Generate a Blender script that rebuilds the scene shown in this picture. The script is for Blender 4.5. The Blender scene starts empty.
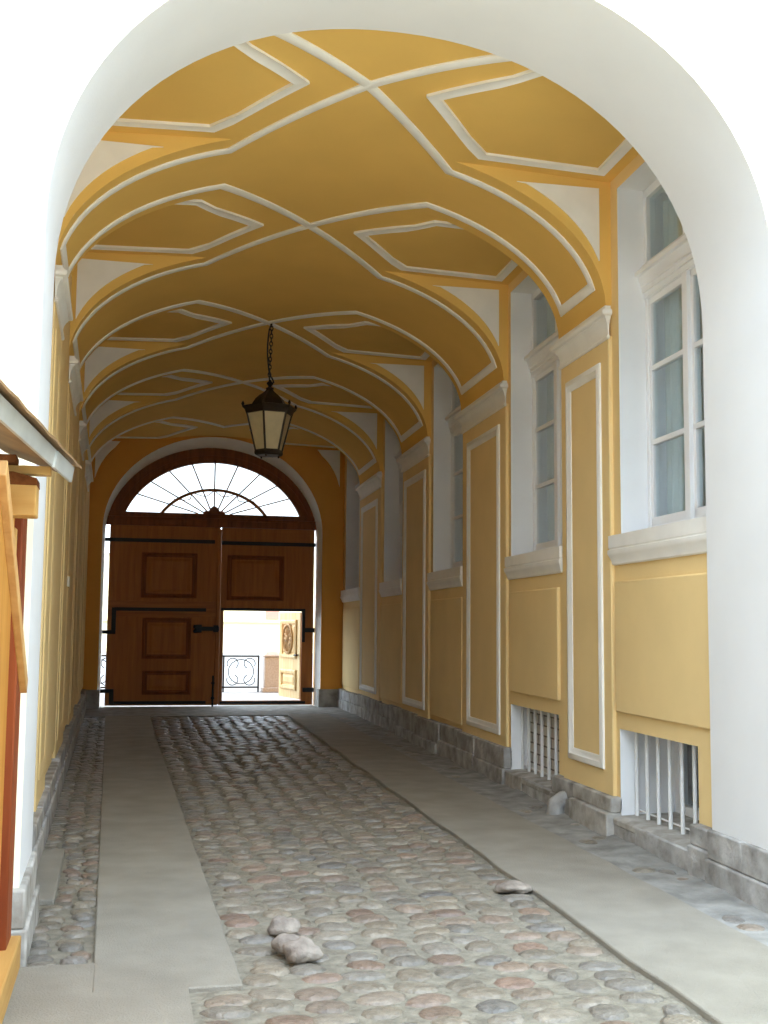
import bpy, bmesh, math, random
from mathutils import Vector, Matrix
random.seed(7)
scene = bpy.context.scene
C = scene.collection
pi, sin, cos = math.pi, math.sin, math.cos

# ------------------------------------------------------------------ camera
FPX, YAW, PITCH, ROLL = 1150.97, .2179, .1006, .0088
cy, sy, cp, sp = cos(YAW), sin(YAW), cos(PITCH), sin(PITCH)
fw = Vector((sy*cp, cy*cp, sp)); r0 = Vector((cy, -sy, 0)); u0 = r0.cross(fw)
rt = cos(ROLL)*r0 + sin(ROLL)*u0; up = -sin(ROLL)*r0 + cos(ROLL)*u0
cam = bpy.data.cameras.new('camera'); camo = bpy.data.objects.new('camera', cam); C.objects.link(camo)
cam.sensor_fit = 'VERTICAL'; cam.sensor_height = 24; cam.lens = 24*FPX/1024
cam.clip_start = .05; cam.clip_end = 500
camo.matrix_world = Matrix(((rt.x, up.x, -fw.x, 0), (rt.y, up.y, -fw.y, 0), (rt.z, up.z, -fw.z, 1.6), (0, 0, 0, 1)))
scene.camera = camo

# ------------------------------------------------------------------ light
SKY = 5.0
w = bpy.data.worlds.new('sky'); scene.world = w; w.use_nodes = True
bgn = w.node_tree.nodes['Background']; bgn.inputs[0].default_value = (.73, .86, 1.0, 1); bgn.inputs[1].default_value = SKY
scene.view_settings.view_transform = 'Standard'; scene.view_settings.look = 'None'
scene.view_settings.gamma = 1; scene.view_settings.exposure = 0.5; scene.view_settings.use_curve_mapping = False
cyc = scene.cycles
cyc.max_bounces = 14; cyc.diffuse_bounces = 8; cyc.glossy_bounces = 4; cyc.transparent_max_bounces = 12
cyc.use_denoising = True; cyc.sample_clamp_indirect = 8
cyc.caustics_reflective = False; cyc.caustics_refractive = False

# ------------------------------------------------------------------ materials
def srgb(r, g, b):
    f = lambda c: (c/255/12.92) if c/255 <= .04045 else ((c/255+.055)/1.055)**2.4
    return (f(r), f(g), f(b), 1)
def mat(name, col, rough=.8, spec=.3, var=0., vscale=3., bump=0., bscale=40., metal=0., col2=None, attr=False, detail=4.):
    m = bpy.data.materials.new(name); m.use_nodes = True
    nt = m.node_tree; N, L = nt.nodes, nt.links; b = N['Principled BSDF']
    b.inputs['Roughness'].default_value = rough; b.inputs['Specular IOR Level'].default_value = spec
    b.inputs['Metallic'].default_value = metal; b.inputs['Base Color'].default_value = col
    tc = N.new('ShaderNodeTexCoord')
    if var or col2 or attr:
        no = N.new('ShaderNodeTexNoise'); no.inputs['Scale'].default_value = vscale; no.inputs['Detail'].default_value = detail
        L.new(tc.outputs['Object'], no.inputs['Vector'])
        ra = N.new('ShaderNodeValToRGB'); L.new(no.outputs['Fac'], ra.inputs['Fac'])
        ra.color_ramp.elements[0].position = .32; ra.color_ramp.elements[1].position = .68
        a = col; c2 = col2 or tuple(min(1, c*(1-var)) for c in col[:3])+(1,)
        if attr: a = (1, 1, 1, 1); c2 = (1-var,)*3+(1,)
        ra.color_ramp.elements[0].color = c2; ra.color_ramp.elements[1].color = a
        out = ra.outputs['Color']
        if attr:
            at = N.new('ShaderNodeAttribute'); at.attribute_name = 'tint'
            mx = N.new('ShaderNodeMix'); mx.data_type = 'RGBA'; mx.blend_type = 'MULTIPLY'; mx.inputs['Factor'].default_value = 1
            L.new(at.outputs['Color'], mx.inputs['A']); L.new(out, mx.inputs['B']); out = mx.outputs['Result']
        L.new(out, b.inputs['Base Color'])
    if bump:
        n2 = N.new('ShaderNodeTexNoise'); n2.inputs['Scale'].default_value = bscale; n2.inputs['Detail'].default_value = 5
        L.new(tc.outputs['Object'], n2.inputs['Vector'])
        bp = N.new('ShaderNodeBump'); bp.inputs['Strength'].default_value = bump; bp.inputs['Distance'].default_value = .02
        L.new(n2.outputs['Fac'], bp.inputs['Height']); L.new(bp.outputs['Normal'], b.inputs['Normal'])
    return m
def wood(name, c1, c2, axis=2, rough=.55, scale=6.):
    m = bpy.data.materials.new(name); m.use_nodes = True
    nt = m.node_tree; N, L = nt.nodes, nt.links; b = N['Principled BSDF']; b.inputs['Roughness'].default_value = rough
    b.inputs['Specular IOR Level'].default_value = .3
    tc = N.new('ShaderNodeTexCoord'); mp = N.new('ShaderNodeMapping'); L.new(tc.outputs['Object'], mp.inputs['Vector'])
    s = [scale*2.2]*3; s[axis] = scale*.16; mp.inputs['Scale'].default_value = s
    no = N.new('ShaderNodeTexNoise'); no.inputs['Scale'].default_value = 1.; no.inputs['Detail'].default_value = 7; no.inputs['Distortion'].default_value = .6
    L.new(mp.outputs['Vector'], no.inputs['Vector'])
    ra = N.new('ShaderNodeValToRGB'); ra.color_ramp.elements[0].position = .3; ra.color_ramp.elements[1].position = .72
    ra.color_ramp.elements[0].color = c2; ra.color_ramp.elements[1].color = c1
    L.new(no.outputs['Fac'], ra.inputs['Fac']); L.new(ra.outputs['Color'], b.inputs['Base Color'])
    bp = N.new('ShaderNodeBump'); bp.inputs['Strength'].default_value = .15; bp.inputs['Distance'].default_value = .01
    L.new(no.outputs['Fac'], bp.inputs['Height']); L.new(bp.outputs['Normal'], b.inputs['Normal'])
    return m
def glass_mat(name, tint, refl_rough=.05):
    m = bpy.data.materials.new(name); m.use_nodes = True
    nt = m.node_tree; N, L = nt.nodes, nt.links
    for n in list(N): N.remove(n)
    o = N.new('ShaderNodeOutputMaterial'); mx = N.new('ShaderNodeMixShader'); t = N.new('ShaderNodeBsdfTransparent'); g = N.new('ShaderNodeBsdfGlossy')
    lw = N.new('ShaderNodeLayerWeight'); lw.inputs['Blend'].default_value = .5; pw = N.new('ShaderNodeMath'); pw.operation = 'POWER'; pw.inputs[1].default_value = 4; L.new(lw.outputs['Facing'], pw.inputs[0]); ml = N.new('ShaderNodeMath'); ml.operation = 'MULTIPLY_ADD'; ml.inputs[1].default_value = .9; ml.inputs[2].default_value = .05; L.new(pw.outputs[0], ml.inputs[0])
    t.inputs['Color'].default_value = tint; g.inputs['Roughness'].default_value = refl_rough; g.inputs['Color'].default_value = (1, 1, 1, 1)
    L.new(ml.outputs[0], mx.inputs['Fac']); L.new(t.outputs[0], mx.inputs[1]); L.new(g.outputs[0], mx.inputs[2]); L.new(mx.outputs[0], o.inputs['Surface'])
    return m
M = dict(
    yellow=mat('yellow_plaster', srgb(241, 212, 153), .85, .2, .07, 1.6, .06, 60),
    ochre=mat('ochre_vault_paint', srgb(236, 194, 108), .85, .2, .07, 1.3, .05, 40),
    white=mat('white_paint', srgb(240, 241, 242), .7, .25, .04, 2.5, .04, 70),
    trimw=mat('white_moulding_paint', srgb(243, 241, 234), .65, .3, .06, 5, .04, 60),
    cream=mat('cream_facade_paint', srgb(250, 243, 212), .85, .2, .03, 2, .05, 60),
    stone=mat('grey_plinth_stone', srgb(186, 184, 180), .9, .2, 0, 5, .9, 14, col2=srgb(134, 130, 124), detail=9),
    stonel=mat('pale_plinth_stone', srgb(190, 186, 178), .9, .2, 0, 6, .6, 14, col2=srgb(140, 134, 124), detail=9),
    concrete=mat('concrete_paving', srgb(147, 141, 129), .85, .25, .2, 3.2, .4, 110, detail=8),
    mortar=mat('cobble_mortar', srgb(142, 136, 122), .9, .2, 0, 14, .9, 30, col2=srgb(114, 108, 96), detail=9),
    rubble=mat('rough_concrete', srgb(156, 154, 148), .9, .2, 0, 5, .9, 14, col2=srgb(122, 120, 115), detail=9),
    cobble=mat('cobblestone', (1, 1, 1, 1), .4, .5, .36, 22, .6, 45, attr=True, detail=6),
    loose=mat('loose_stone', srgb(166, 156, 144), .85, .25, 0, 10, .8, 30, col2=srgb(116, 106, 98), detail=8),
    oak=wood('brown_oak', srgb(176, 110, 50), srgb(152, 90, 40)),
    oakh=wood('brown_oak_across', srgb(176, 110, 54), srgb(138, 80, 36), 0),
    oakd=wood('dark_oak', srgb(140, 78, 36), srgb(108, 56, 24)),
    paleoak=wood('weathered_pale_oak', srgb(232, 206, 152), srgb(205, 170, 112)),
    carve=mat('shadow_toned_carving_wood', srgb(176, 144, 98), .7),
    iron=mat('black_iron', srgb(28, 26, 25), .55, .4, .2, 20, .1, 60),
    lampiron=mat('lantern_metal', srgb(58, 46, 34), .5, .4, .3, 15, .1, 60, metal=.4),
    lampglass=mat('frosted_lantern_glass', srgb(205, 190, 150), .35, .4, .12, 9),
    glass=glass_mat('window_glass', (.88, .93, .95, 1)), dimglass=glass_mat('dimming_fanlight_glass', (.62, .62, .60, 1)),
    curtain=mat('net_curtain', srgb(188, 198, 192), .9, .1, .06, 4),
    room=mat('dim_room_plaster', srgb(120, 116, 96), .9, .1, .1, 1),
    bar=mat('white_bar_paint', srgb(232, 232, 230), .5, .35, .05, 20),
    ply=wood('orange_plywood', srgb(214, 158, 76), srgb(186, 124, 50), 2, .7, 3),
    redpost=wood('red_brown_post', srgb(150, 76, 34), srgb(116, 52, 22), 2, .7),
    pine=wood('raw_pine', srgb(204, 162, 104), srgb(176, 130, 76), 2, .7),
    pinev=wood('raw_pine_along', srgb(206, 166, 98), srgb(180, 136, 74), 1, .7),
    pinex=wood('raw_pine_across', srgb(214, 172, 104), srgb(190, 146, 80), 0, .7),
    bark=mat('torn_bark_edge', srgb(118, 70, 36), .9, .1, .4, 20, .5, 40),
    zinc=mat('galvanised_sheet', srgb(198, 200, 196), .4, .5, .15, 6, .05, 30, metal=.35),
    roofun=mat('weathered_roof_sheet', srgb(150, 118, 82), .7, .3, .3, 5, .1, 20),
    granite=mat('pink_grey_granite', srgb(176, 166, 158), .7, .3, .2, 30),
    street=mat('street_paving', srgb(150, 147, 144), .9, .2, .3, 3, .3, 8),
    blockpaint=mat('pale_grey_wall', srgb(205, 208, 212), .9, .2, .05, 1), reveal=mat('arch_reveal_paint', srgb(228, 228, 227), .8, .2, .04, 2, .04, 60), endwarm=mat('end_wall_bounce_toned_paint', srgb(226, 164, 80), .85, .2, .07, 1.3, .05, 40), courtbounce=mat('court_bounce_paving', srgb(222, 210, 188), .9, .2, .1, 2), pinkwall=mat('pinkish_brown_wall', srgb(176, 132, 116), .9, .2, .06, 1),
    palewall=mat('pale_yellow_wall', srgb(246, 232, 190), .9, .2, .04, .5),
    bracket=mat('tin_plate', srgb(225, 220, 205), .6),
)
def brick_mat(name, c1, c2, mor):
    m = bpy.data.materials.new(name); m.use_nodes = True; N, L = m.node_tree.nodes, m.node_tree.links; b = N['Principled BSDF']; b.inputs['Roughness'].default_value = .9
    tc = N.new('ShaderNodeTexCoord'); mp = N.new('ShaderNodeMapping'); mp.inputs['Rotation'].default_value = (pi/2, 0, pi/2)
    sx = N.new('ShaderNodeSeparateXYZ'); cx = N.new('ShaderNodeCombineXYZ'); L.new(tc.outputs['Object'], sx.inputs[0])
    L.new(sx.outputs['Y'], cx.inputs['X']); L.new(sx.outputs['Z'], cx.inputs['Y'])
    br = N.new('ShaderNodeTexBrick'); br.inputs['Scale'].default_value = 1; br.inputs['Brick Width'].default_value = .2; br.inputs['Row Height'].default_value = .1; br.inputs['Mortar Size'].default_value = .008
    br.inputs['Color1'].default_value = c1; br.inputs['Color2'].default_value = c2; br.inputs['Mortar'].default_value = mor
    L.new(cx.outputs[0], br.inputs['Vector']); L.new(br.outputs['Color'], b.inputs['Base Color']); return m
M['blocks'] = brick_mat('grey_block_infill', srgb(214, 212, 206), srgb(198, 196, 190), srgb(130, 126, 120))

# ------------------------------------------------------------------ mesh helpers
SR, SL, UL, UR = .0345, -.0134, -.6, 3.8          # the passage opens slightly towards the gate
def W(u, v, z): return Vector((u + (v-9)*(SL+(SR-SL)*(u-UL)/(UR-UL)), v, z))
class MB:
    def __init__(s, warp=True): s.v = []; s.f = []; s.m = []; s.t = []; s.warp = warp; s.cur = 0; s.tint = None
    def vert(s, p): s.v.append(W(*p) if s.warp else Vector(p)); return len(s.v)-1
    def face(s, idx): s.f.append(tuple(idx)); s.m.append(s.cur); s.t.append(s.tint)
    def poly(s, pts): s.face([s.vert(p) for p in pts])
    def box(s, u0, u1, v0, v1, z0, z1):
        i = [s.vert(p) for p in ((u0,v0,z0),(u1,v0,z0),(u1,v1,z0),(u0,v1,z0),(u0,v0,z1),(u1,v0,z1),(u1,v1,z1),(u0,v1,z1))]
        for q in ((0,3,2,1),(4,5,6,7),(0,1,5,4),(1,2,6,5),(2,3,7,6),(3,0,4,7)): s.face([i[k] for k in q])
        return s
    def loft(s, rings, closed=True, caps=False, loop=False):
        n = len(rings[0]); ids = [[s.vert(p) for p in r] for r in rings]
        R = len(ids)
        for a in range(R if loop else R-1):
            A, B = ids[a], ids[(a+1) % R]
            for k in range(n if closed else n-1):
                j = (k+1) % n; s.face((A[k], A[j], B[j], B[k]))
        if caps and not loop: s.face(ids[0][::-1]); s.face(ids[-1])
        return s
    def prism(s, poly, d0, d1, fn):               # poly of 2d points, fn(a,b,d)->point
        return s.loft([[fn(a, b, d0) for a, b in poly], [fn(a, b, d1) for a, b in poly]], True, True)
    def tube(s, path, r, n=8, loop=False, caps=True):
        path = [Vector(p) for p in path]; rings = []; prev = None; K = len(path)
        for i, p in enumerate(path):
            a = path[(i-1) % K] if (loop or i) else p; b = path[(i+1) % K] if (loop or i < K-1) else p
            t = (b-a).normalized()
            ref = prev if prev is not None else (Vector((0, 0, 1)) if abs(t.z) < .9 else Vector((1, 0, 0)))
            x = (ref - t*ref.dot(t)).normalized(); prev = x; y = t.cross(x)
            rr = r[i] if isinstance(r, (list, tuple)) else r
            rings.append([tuple(p + x*rr*cos(2*pi*k/n) + y*rr*sin(2*pi*k/n)) for k in range(n)])
        return s.loft(rings, True, caps, loop)
    def lathe(s, c, prof, n=24, rot=0, caps=True, sx=1):
        return s.loft([[(c[0]+r*sx*cos(rot+2*pi*k/n), c[1]+r*sin(rot+2*pi*k/n), c[2]+z) for k in range(n)] for r, z in prof], True, caps)
    def build(s, name, m, parent=None, loc=None, smooth=True, bevel=0, ang=35):
        if loc is None: loc = Vector((0, 0, 0))
        if parent is not None:
            loc = Vector((0, 0, 0)); q = parent
            while q: loc = loc + q.location; q = q.parent
        me = bpy.data.meshes.new(name); me.from_pydata([p-loc for p in s.v], [], s.f)
        ms = m if isinstance(m, (list, tuple)) else [m]
        for k in ms: me.materials.append(k)
        me.polygons.foreach_set('material_index', s.m)
        if any(t is not None for t in s.t):
            at = me.color_attributes.new('tint', 'FLOAT_COLOR', 'CORNER')
            for p, t in zip(me.polygons, s.t):
                for li in p.loop_indices: at.data[li].color = t or (1, 1, 1, 1)
        bm = bmesh.new(); bm.from_mesh(me); bmesh.ops.recalc_face_normals(bm, faces=bm.faces); bm.to_mesh(me); bm.free()
        if smooth:
            me.polygons.foreach_set('use_smooth', [True]*len(me.polygons)); me.set_sharp_from_angle(angle=math.radians(ang))
        me.update()
        o = bpy.data.objects.new(name, me); C.objects.link(o)
        if parent is not None: o.parent = parent
        else: o.location = loc
        if bevel:
            b = o.modifiers.new('edge', 'BEVEL'); b.width = bevel; b.segments = 2; b.limit_method = 'ANGLE'
        return o
def tag(o, label=None, cat=None, group=None, kind=None):
    if label: o['label'] = label
    if cat: o['category'] = cat
    if group: o['group'] = group
    if kind: o['kind'] = kind
    return o
def empty(name, loc, label=None, cat=None, group=None, kind=None):
    o = bpy.data.objects.new(name, None); o.location = loc; o.empty_display_size = .1; C.objects.link(o)
    return tag(o, label, cat, group, kind)

# ------------------------------------------------------------------ layout (u across, v along, z up)
UC, HA = 1.58, 2.19
PIL = [(8.615, 9.775, 8.783, 9.604), (11.547, 13.371, 11.755, 13.10), (15.24, 17.04, 15.413, 16.845), (18.89, 20.98, 19.168, 20.793)]
V_IN, V_OUT, V_END = 6.85, 5.92, 23.3
WR, WL = 3.82, -.626
BAYS = [(V_IN, 8.615, 7.70), (9.775, 11.547, 10.66), (13.371, 15.24, 14.305), (17.04, 18.89, 17.965), (20.98, V_END, 22.16)]
ZS, BH, OC = 4.23, 1.225, .9
def arch(off):
    x = min(1, abs(off)/HA); return ZS + BH*math.sqrt(max(0, 1-x*x))
ZL0, ZL1 = arch(OC), 5.30
def lun(off): return ZL0 + (ZL1-ZL0)*max(0, abs(off)-OC)/(HA+.03-OC)

def profile_box(mb, side, face, v0, v1, prof):
    """moulding with returns on a wall: side +1 right wall (projects to -u), -1 left wall"""
    mb.loft([[(face, v0-o, z), (face-side*o, v0-o, z), (face-side*o, v1+o, z), (face, v1+o, z)] for o, z in prof], True, True)
def frame_ring(mb, fn, a0, a1, b0, b1, prof):
    """mitred rectangular moulding; fn(a,b,h); prof of (inset,height)"""
    mb.loft([[fn(a0+i, b0+i, h), fn(a1-i, b0+i, h), fn(a1-i, b1-i, h), fn(a0+i, b1-i, h)] for i, h in prof], True, False, loop=True)

# ================================================================== SETTING
# ---- floor
fl = empty('floor', (1.6, 12, 0), kind='structure'); tag(fl, 'passage floor of cobbles between two smooth concrete wheel strips', 'floor')
mb = MB(); mb.box(-.75, 3.95, 4.5, 24.0, -.25, -.02)
mb.build('mortar_bed', M['mortar'], fl)
def strip(pl, z0, z1, name, m):
    mb = MB(False)
    n = 40
    rings = []
    for i in range(n+1):
        t = i/n
        rings.append([tuple(x) for x in pl(t, z0, z1)])
    mb.loft(rings, True, True); return mb.build(name, m, fl, bevel=.008)
def lerp(a, b, t): return a+(b-a)*t
random.seed(3)
def pl_left(t, z0, z1):
    v = lerp(5.36, 21.3, t); a = lerp(-.13, -.21, (v-5.3)/15) ; b = lerp(.555, .47, min(1, (v-5.3)/12)) + .004*sin(v*7)
    a = W(a, v, 0); b = W(b, v, 0)
    return [(a.x, v, z0), (b.x, v, z0), (b.x, v, z1), (a.x, v, z1)]
strip(pl_left, -.05, .004, 'concrete_strip', M['concrete'])
def pl_right(t, z0, z1):
    v = lerp(3.6, 21.3, t); a = lerp(2.50, 2.65, (v-4)/17) + .010*sin(v*3.1)+.006*sin(v*8); b = lerp(3.33, 3.33, t)+.01*sin(v*6)
    a = W(a, v, 0); b = W(b, v, 0)
    return [(a.x, v, z0), (b.x, v, z0), (b.x, v, z1), (a.x, v, z1)]
strip(pl_right, -.05, .012, 'concrete_strip', M['concrete'])
mb = MB(False); mb.poly([(-.505, 5.35, .004), (.31, 5.35, .004), (.31, 2.5, .004), (-3, 2.5, .004), (-3, 5.8, .004), (-.505, 5.8, .004)])
mb2 = MB(False); mb2.box(-4, .315, 1.0, 5.37, -.05, .004); mb2.box(-.53, -.10, 5.36, 5.82, -.05, .0035)
mb2.build('concrete_apron', M['concrete'], fl)
mb = MB(); mb.box(-.7, 3.9, 21.2, 24.0, -.05, .003); mb.build('gate_threshold', M['rubble'], fl)
mb = MB(); mb.box(-.62, -.385, 7.15, 8.72, -.05, .012); mb.build('concrete_patch', M['concrete'], fl, bevel=.01)
mb = MB(); nn = 60
mb.loft([[(3.30, lerp(3.6, 21.3, i/nn), .002), (3.5+.05*sin(i*1.7), lerp(3.6, 21.3, i/nn), .0+.012*sin(i*2.3)), (3.66, lerp(3.6, 21.3, i/nn), .006+.014*sin(i*1.3+1)), (3.84, lerp(3.6, 21.3, i/nn), .03+.012*sin(i*3.1))] for i in range(nn+1)], False)
mb.build('rough_margin', M['rubble'], fl)
PAL = [(150,140,124), (168,154,134), (140,136,130), (126,126,128), (160,124,104), (150,108,92), (176,164,148), (132,122,110), (118,120,124), (158,142,120)]
def cobbles(name, ulo, uhi, v0, v1, w, d, hgt, dens=1.0, mbx=None):
    mb = mbx or MB(); v = v0; row = 0
    while v < v1:
        a, b = ulo(v), uhi(v); n = max(1, round((b-a)/w)); off = random.random()*.5
        for k in range(n):
            if random.random() > dens: continue
            uu = a + (k+.5+random.uniform(-.18, .18)+(off-.25)*.4)*(b-a)/n; vv = v + random.uniform(-.25, .25)*d
            ru = w*.5*random.uniform(.72, 1.0); rv = d*.5*random.uniform(.75, 1.05); h = hgt*random.uniform(.4, 1.15); ro = random.uniform(-.35, .35)
            ru = min(ru, uu-a+.01, b-uu+.01)
            if ru < .02: continue
            c = random.choice(PAL); q = random.uniform(.62, .88); k_ = random.uniform(.15, .5); mb.tint = tuple(q*(k_*x+(1-k_)*y) for x, y in zip(srgb(*c)[:3], srgb(156, 147, 132)[:3]))+(1,)
            N = 10; ph = random.random()*6; ex = [1+.09*sin(2*j*2*pi/N+ph)+random.uniform(-.06, .06) for j in range(N)]
            tx, ty = random.uniform(-.2, .2), random.uniform(-.2, .2)
            ids = []
            for s_, hh in ((1.03, -.6), (.95, .35), (.74, .78), (.4, 1.0)):
                rg = []
                for j in range(N):
                    an = 2*pi*j/N; x = ru*s_*ex[j]*cos(an); y = rv*s_*ex[j]*sin(an)
                    zz = -.018 + (h+.006)*hh*(1+tx*cos(an)*s_+ty*sin(an)*s_)
                    rg.append(mb.vert((uu+x*cos(ro)-y*sin(ro), vv+x*sin(ro)+y*cos(ro), zz)))
                ids.append(rg)
            for A, B in zip(ids, ids[1:]):
                for j in range(N): mb.face((A[j], A[(j+1) % N], B[(j+1) % N], B[j]))
            cidx = mb.vert((uu, vv, -.018+(h+.006)*1.04))
            for j in range(N): mb.face((ids[-1][j], ids[-1][(j+1) % N], cidx))
        v += d*random.uniform(.9, 1.04); row += 1
    return mb
ul = lambda v: (lerp(.565, .48, min(1, (v-5.3)/12)) if v > 5.42 else .33) ; ur = lambda v: lerp(2.47, 2.64, (v-4)/17)
mb = cobbles('', ul, ur, 4.55, 8.2, .235, .18, .014)
cobbles('', ul, ur, 8.2, 21.15, .20, .155, .016, mbx=mb)
mb.build('cobblestone_paving', M['cobble'], fl, ang=60)
mb = cobbles('', lambda v: -.58, lambda v: -.14, 8.8, 21.1, .15, .12, .014)
cobbles('', lambda v: -.37, lambda v: -.13, 7.1, 8.8, .13, .12, .016, mbx=mb); cobbles('', lambda v: -.49, lambda v: -.13, 5.9, 7.1, .16, .13, .018, mbx=mb)
cobbles('', lambda v: 3.36, lambda v: 3.74, 4.7, 20.5, .2, .2, .022, .33, mbx=mb)
mb.build('cobblestone_margin', M['cobble'], fl, ang=60)

# ---- courtyard ground in front and street behind
mb = MB(False); mb.box(-30, 34, -30, 4.6, -.3, -.03); mb.box(-30, -.6, 4.6, 5.95, -.3, -.03); mb.box(3.8, 34, 4.6, 5.95, -.3, -.03)
tag(mb.build('ground', M['courtbounce']), 'courtyard ground before the arch, whitened to bounce light inwards', 'ground', kind='structure')  # ground colour whitened to throw warm light up into the vault
mb = MB(False); mb.box(-40, 50, 24.02, 95, -.3, 0)
tag(mb.build('street_pavement', M['street']), 'bright street paving seen through the wicket', 'street', kind='structure')

mb = MB(False); mb.box(-22, 34, -24, -22, -.3, 13); mb.box(-10, -8, -22, 5.9, -.3, 13); mb.box(12, 14, -22, 5.9, -.3, 13)  # unseen walls added so daylight falls off deeper in the passage
tag(mb.build('wall_sky_block', M['blockpaint']), 'unseen pale walls added behind the viewpoint to hold back low sky light', 'wall', kind='structure')
# ---- right wall with window niches
NICHE = [(b[2]-.77, b[2]+.77) if i else (6.93, 8.47) for i, b in enumerate(BAYS)]
NICHE = [(6.93, 8.47), (9.84, 11.46), (13.49, 15.10), (17.19, 18.75), (21.30, 23.02)]
BASE = [(7.18, 8.54), (9.98, 11.48)]
ZN0, ZN1, UF = 2.35, 5.19, 4.05
wr = empty('wall_right', tuple(W(WR, 12, 0))); tag(wr, 'yellow right wall with white capitals, panels and window niches', 'wall', kind='structure')
mb = MB()
def cell(v0, v1, z0, z1): mb.poly([(WR, v0, z0), (WR, v1, z0), (WR, v1, z1), (WR, v0, z1)])
vs = sorted({V_IN-.1, V_END+.05} | {x for n in NICHE for x in n} | {x for n in BASE for x in n}); zs = [0, .15, .83, ZN0, ZN1, 5.31]
for a, b in zip(vs, vs[1:]):
    for c, d in zip(zs, zs[1:]):
        m_ = (a+b)/2; z_ = (c+d)/2
        if any(n[0] < m_ < n[1] for n in NICHE) and ZN0 < z_ < ZN1: continue
        if any(n[0] < m_ < n[1] for n in BASE) and .15 < z_ < .83: continue
        cell(a, b, c, d)
mb.cur = 1
def reveal(v0, v1, z0, z1, ud):
    for P in ([(v0,z0),(v0,z1)], [(v1,z0),(v1,z1)], [(v0,z1),(v1,z1)], [(v0,z0),(v1,z0)]):
        (a, c), (b, d) = P; mb.poly([(WR, a, c), (ud, a, c), (ud, b, d), (WR, b, d)])
for n in NICHE: reveal(n[0], n[1], ZN0, ZN1, UF+.25)
for n in BASE: reveal(n[0], n[1], .15, .83, 4.38)
mb.build('plaster', [M['yellow'], M['white']], wr, smooth=False)
CAP = [(.0, 3.97), (.018, 3.97), (.026, 3.985), (.018, 4.0), (.010, 4.006), (.011, 4.05), (.018, 4.09), (.036, 4.125), (.05, 4.138), (.052, 4.15), (.078, 4.156), (.086, 4.168), (.086, 4.185), (.078, 4.198), (.06, 4.203), (.06, 4.212), (.05, 4.216), (.05, 4.235), (0, 4.235)]
FRP = [(0, 0), (0, .016), (.012, .024), (.05, .028), (.062, .02), (.085, .014), (.1, .006), (.1, 0)]
def pilasters(parent, side, wall, face):
    for (a, b, ta, tb) in PIL:
        mb = MB(); u_a, u_b = sorted((wall+side*.02, face))
        mb.box(u_a, u_b, a, b, .28, 4.0)
        p = mb.build('pilaster', M['yellow'], parent, bevel=.01)
        mb = MB(); profile_box(mb, side, face+side*.004, a, b, CAP)
        q = mb.build('capital', M['trimw'], p); q['label'] = 'white moulded capital'
        mb = MB(); frame_ring(mb, lambda v, z, h: (face-side*h*(1 if side > 0 else .5), v, z), ta, tb, .49, 3.81, FRP)
        q = mb.build('panel_frame', M['trimw' if side > 0 else 'yellow'], p)
        if side > 0: q['label'] = 'raised white frame moulding'
pilasters(wr, 1, WR, 3.787)
for i, (a, b) in enumerate([(6.87, 8.56), (9.93, 11.44), (13.43, 15.12), (17.13, 18.83), (21.05, 23.1)]):
    mb = MB(); mb.box(3.79, WR+.01, a, b, .96 if i < 2 else .45, 1.985)
    mb.build('wall_panel', M['yellow'], wr, bevel=.012)
# left wall
wl = empty('wall_left', tuple(W(WL, 12, 0))); tag(wl, 'yellow left wall with white capitals seen at a grazing angle', 'wall', kind='structure')
mb = MB(); mb.box(WL-.4, WL, V_IN-.1, V_END+.05, 0, 5.31); mb.build('plaster', M['yellow'], wl, smooth=False)
pilasters(wl, -1, WL, -.593)
for i, (a, b) in enumerate([(6.95, 8.5), (9.93, 11.44), (13.53, 15.1), (17.2, 18.75), (21.15, 23.1)]):
    mb = MB(); mb.box(WL-.01, WL+.028, a, b, .42, 5.0); mb.build('wall_panel', M['yellow'], wl, bevel=.012)
# plinths
def plinth(name, side, face, segs, label):
    o = empty(name, tuple(W(face, 12, 0))); tag(o, label, 'plinth', kind='structure')
    random.seed(11 if side > 0 else 12)
    for (a, b, h) in segs:
        v = a
        while v < b-.01:
            L_ = min(b-v, random.uniform(.8, 1.5)); L_ = b-v if b-v-L_ < .3 else L_
            d = random.uniform(.03, .06) if side > 0 else .045
            mb = MB(); u_a, u_b = sorted((face-side*d, face+side*.05))
            if h > .2:
                k = random.uniform(.14, .2)
                mb.box(u_a, u_b, v, v+L_, k, h+random.uniform(-.02, .02)); d2 = d+(random.uniform(.0, .04) if side > 0 else .015); u_a, u_b = sorted((face-side*d2, face+side*.05)); mb.box(u_a, u_b, v, v+L_, -.05, k)
            else: mb.box(u_a, u_b, v, v+L_, -.05, h)
            mb.build('plinth_stone', M['stone'] if random.random() < .7 else M['stonel'], o, bevel=.012)
            v += L_
    return o
pr = plinth('baseboard_right', 1, WR-.03, [(V_IN, 7.18, .33), (7.18, 8.54, .15), (8.54, 9.98, .32), (9.98, 11.48, .155), (11.48, 13.4, .38), (13.4, 17.1, .40), (17.1, 20.9, .39), (20.9, V_END, .37)], 'rough grey stone plinth along the right wall')
for (a, b) in BASE:
    mb = MB(); mb.loft([[(WR-.07, v, .10), (4.36, v, .15), (4.36, v, .185), (WR-.01, v, .165), (WR-.07, v, .145)] for v in (a+.005, b-.005)], True, True)
    mb.build('window_sill_stone', M['stonel'], pr, bevel=.008)
plinth('baseboard_left', -1, WL+.03, [(V_IN, 9.8, .3), (9.8, 13.4, .33), (13.4, 17.1, .35), (17.1, V_END, .36)], 'rough grey stone plinth along the left wall')

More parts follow.
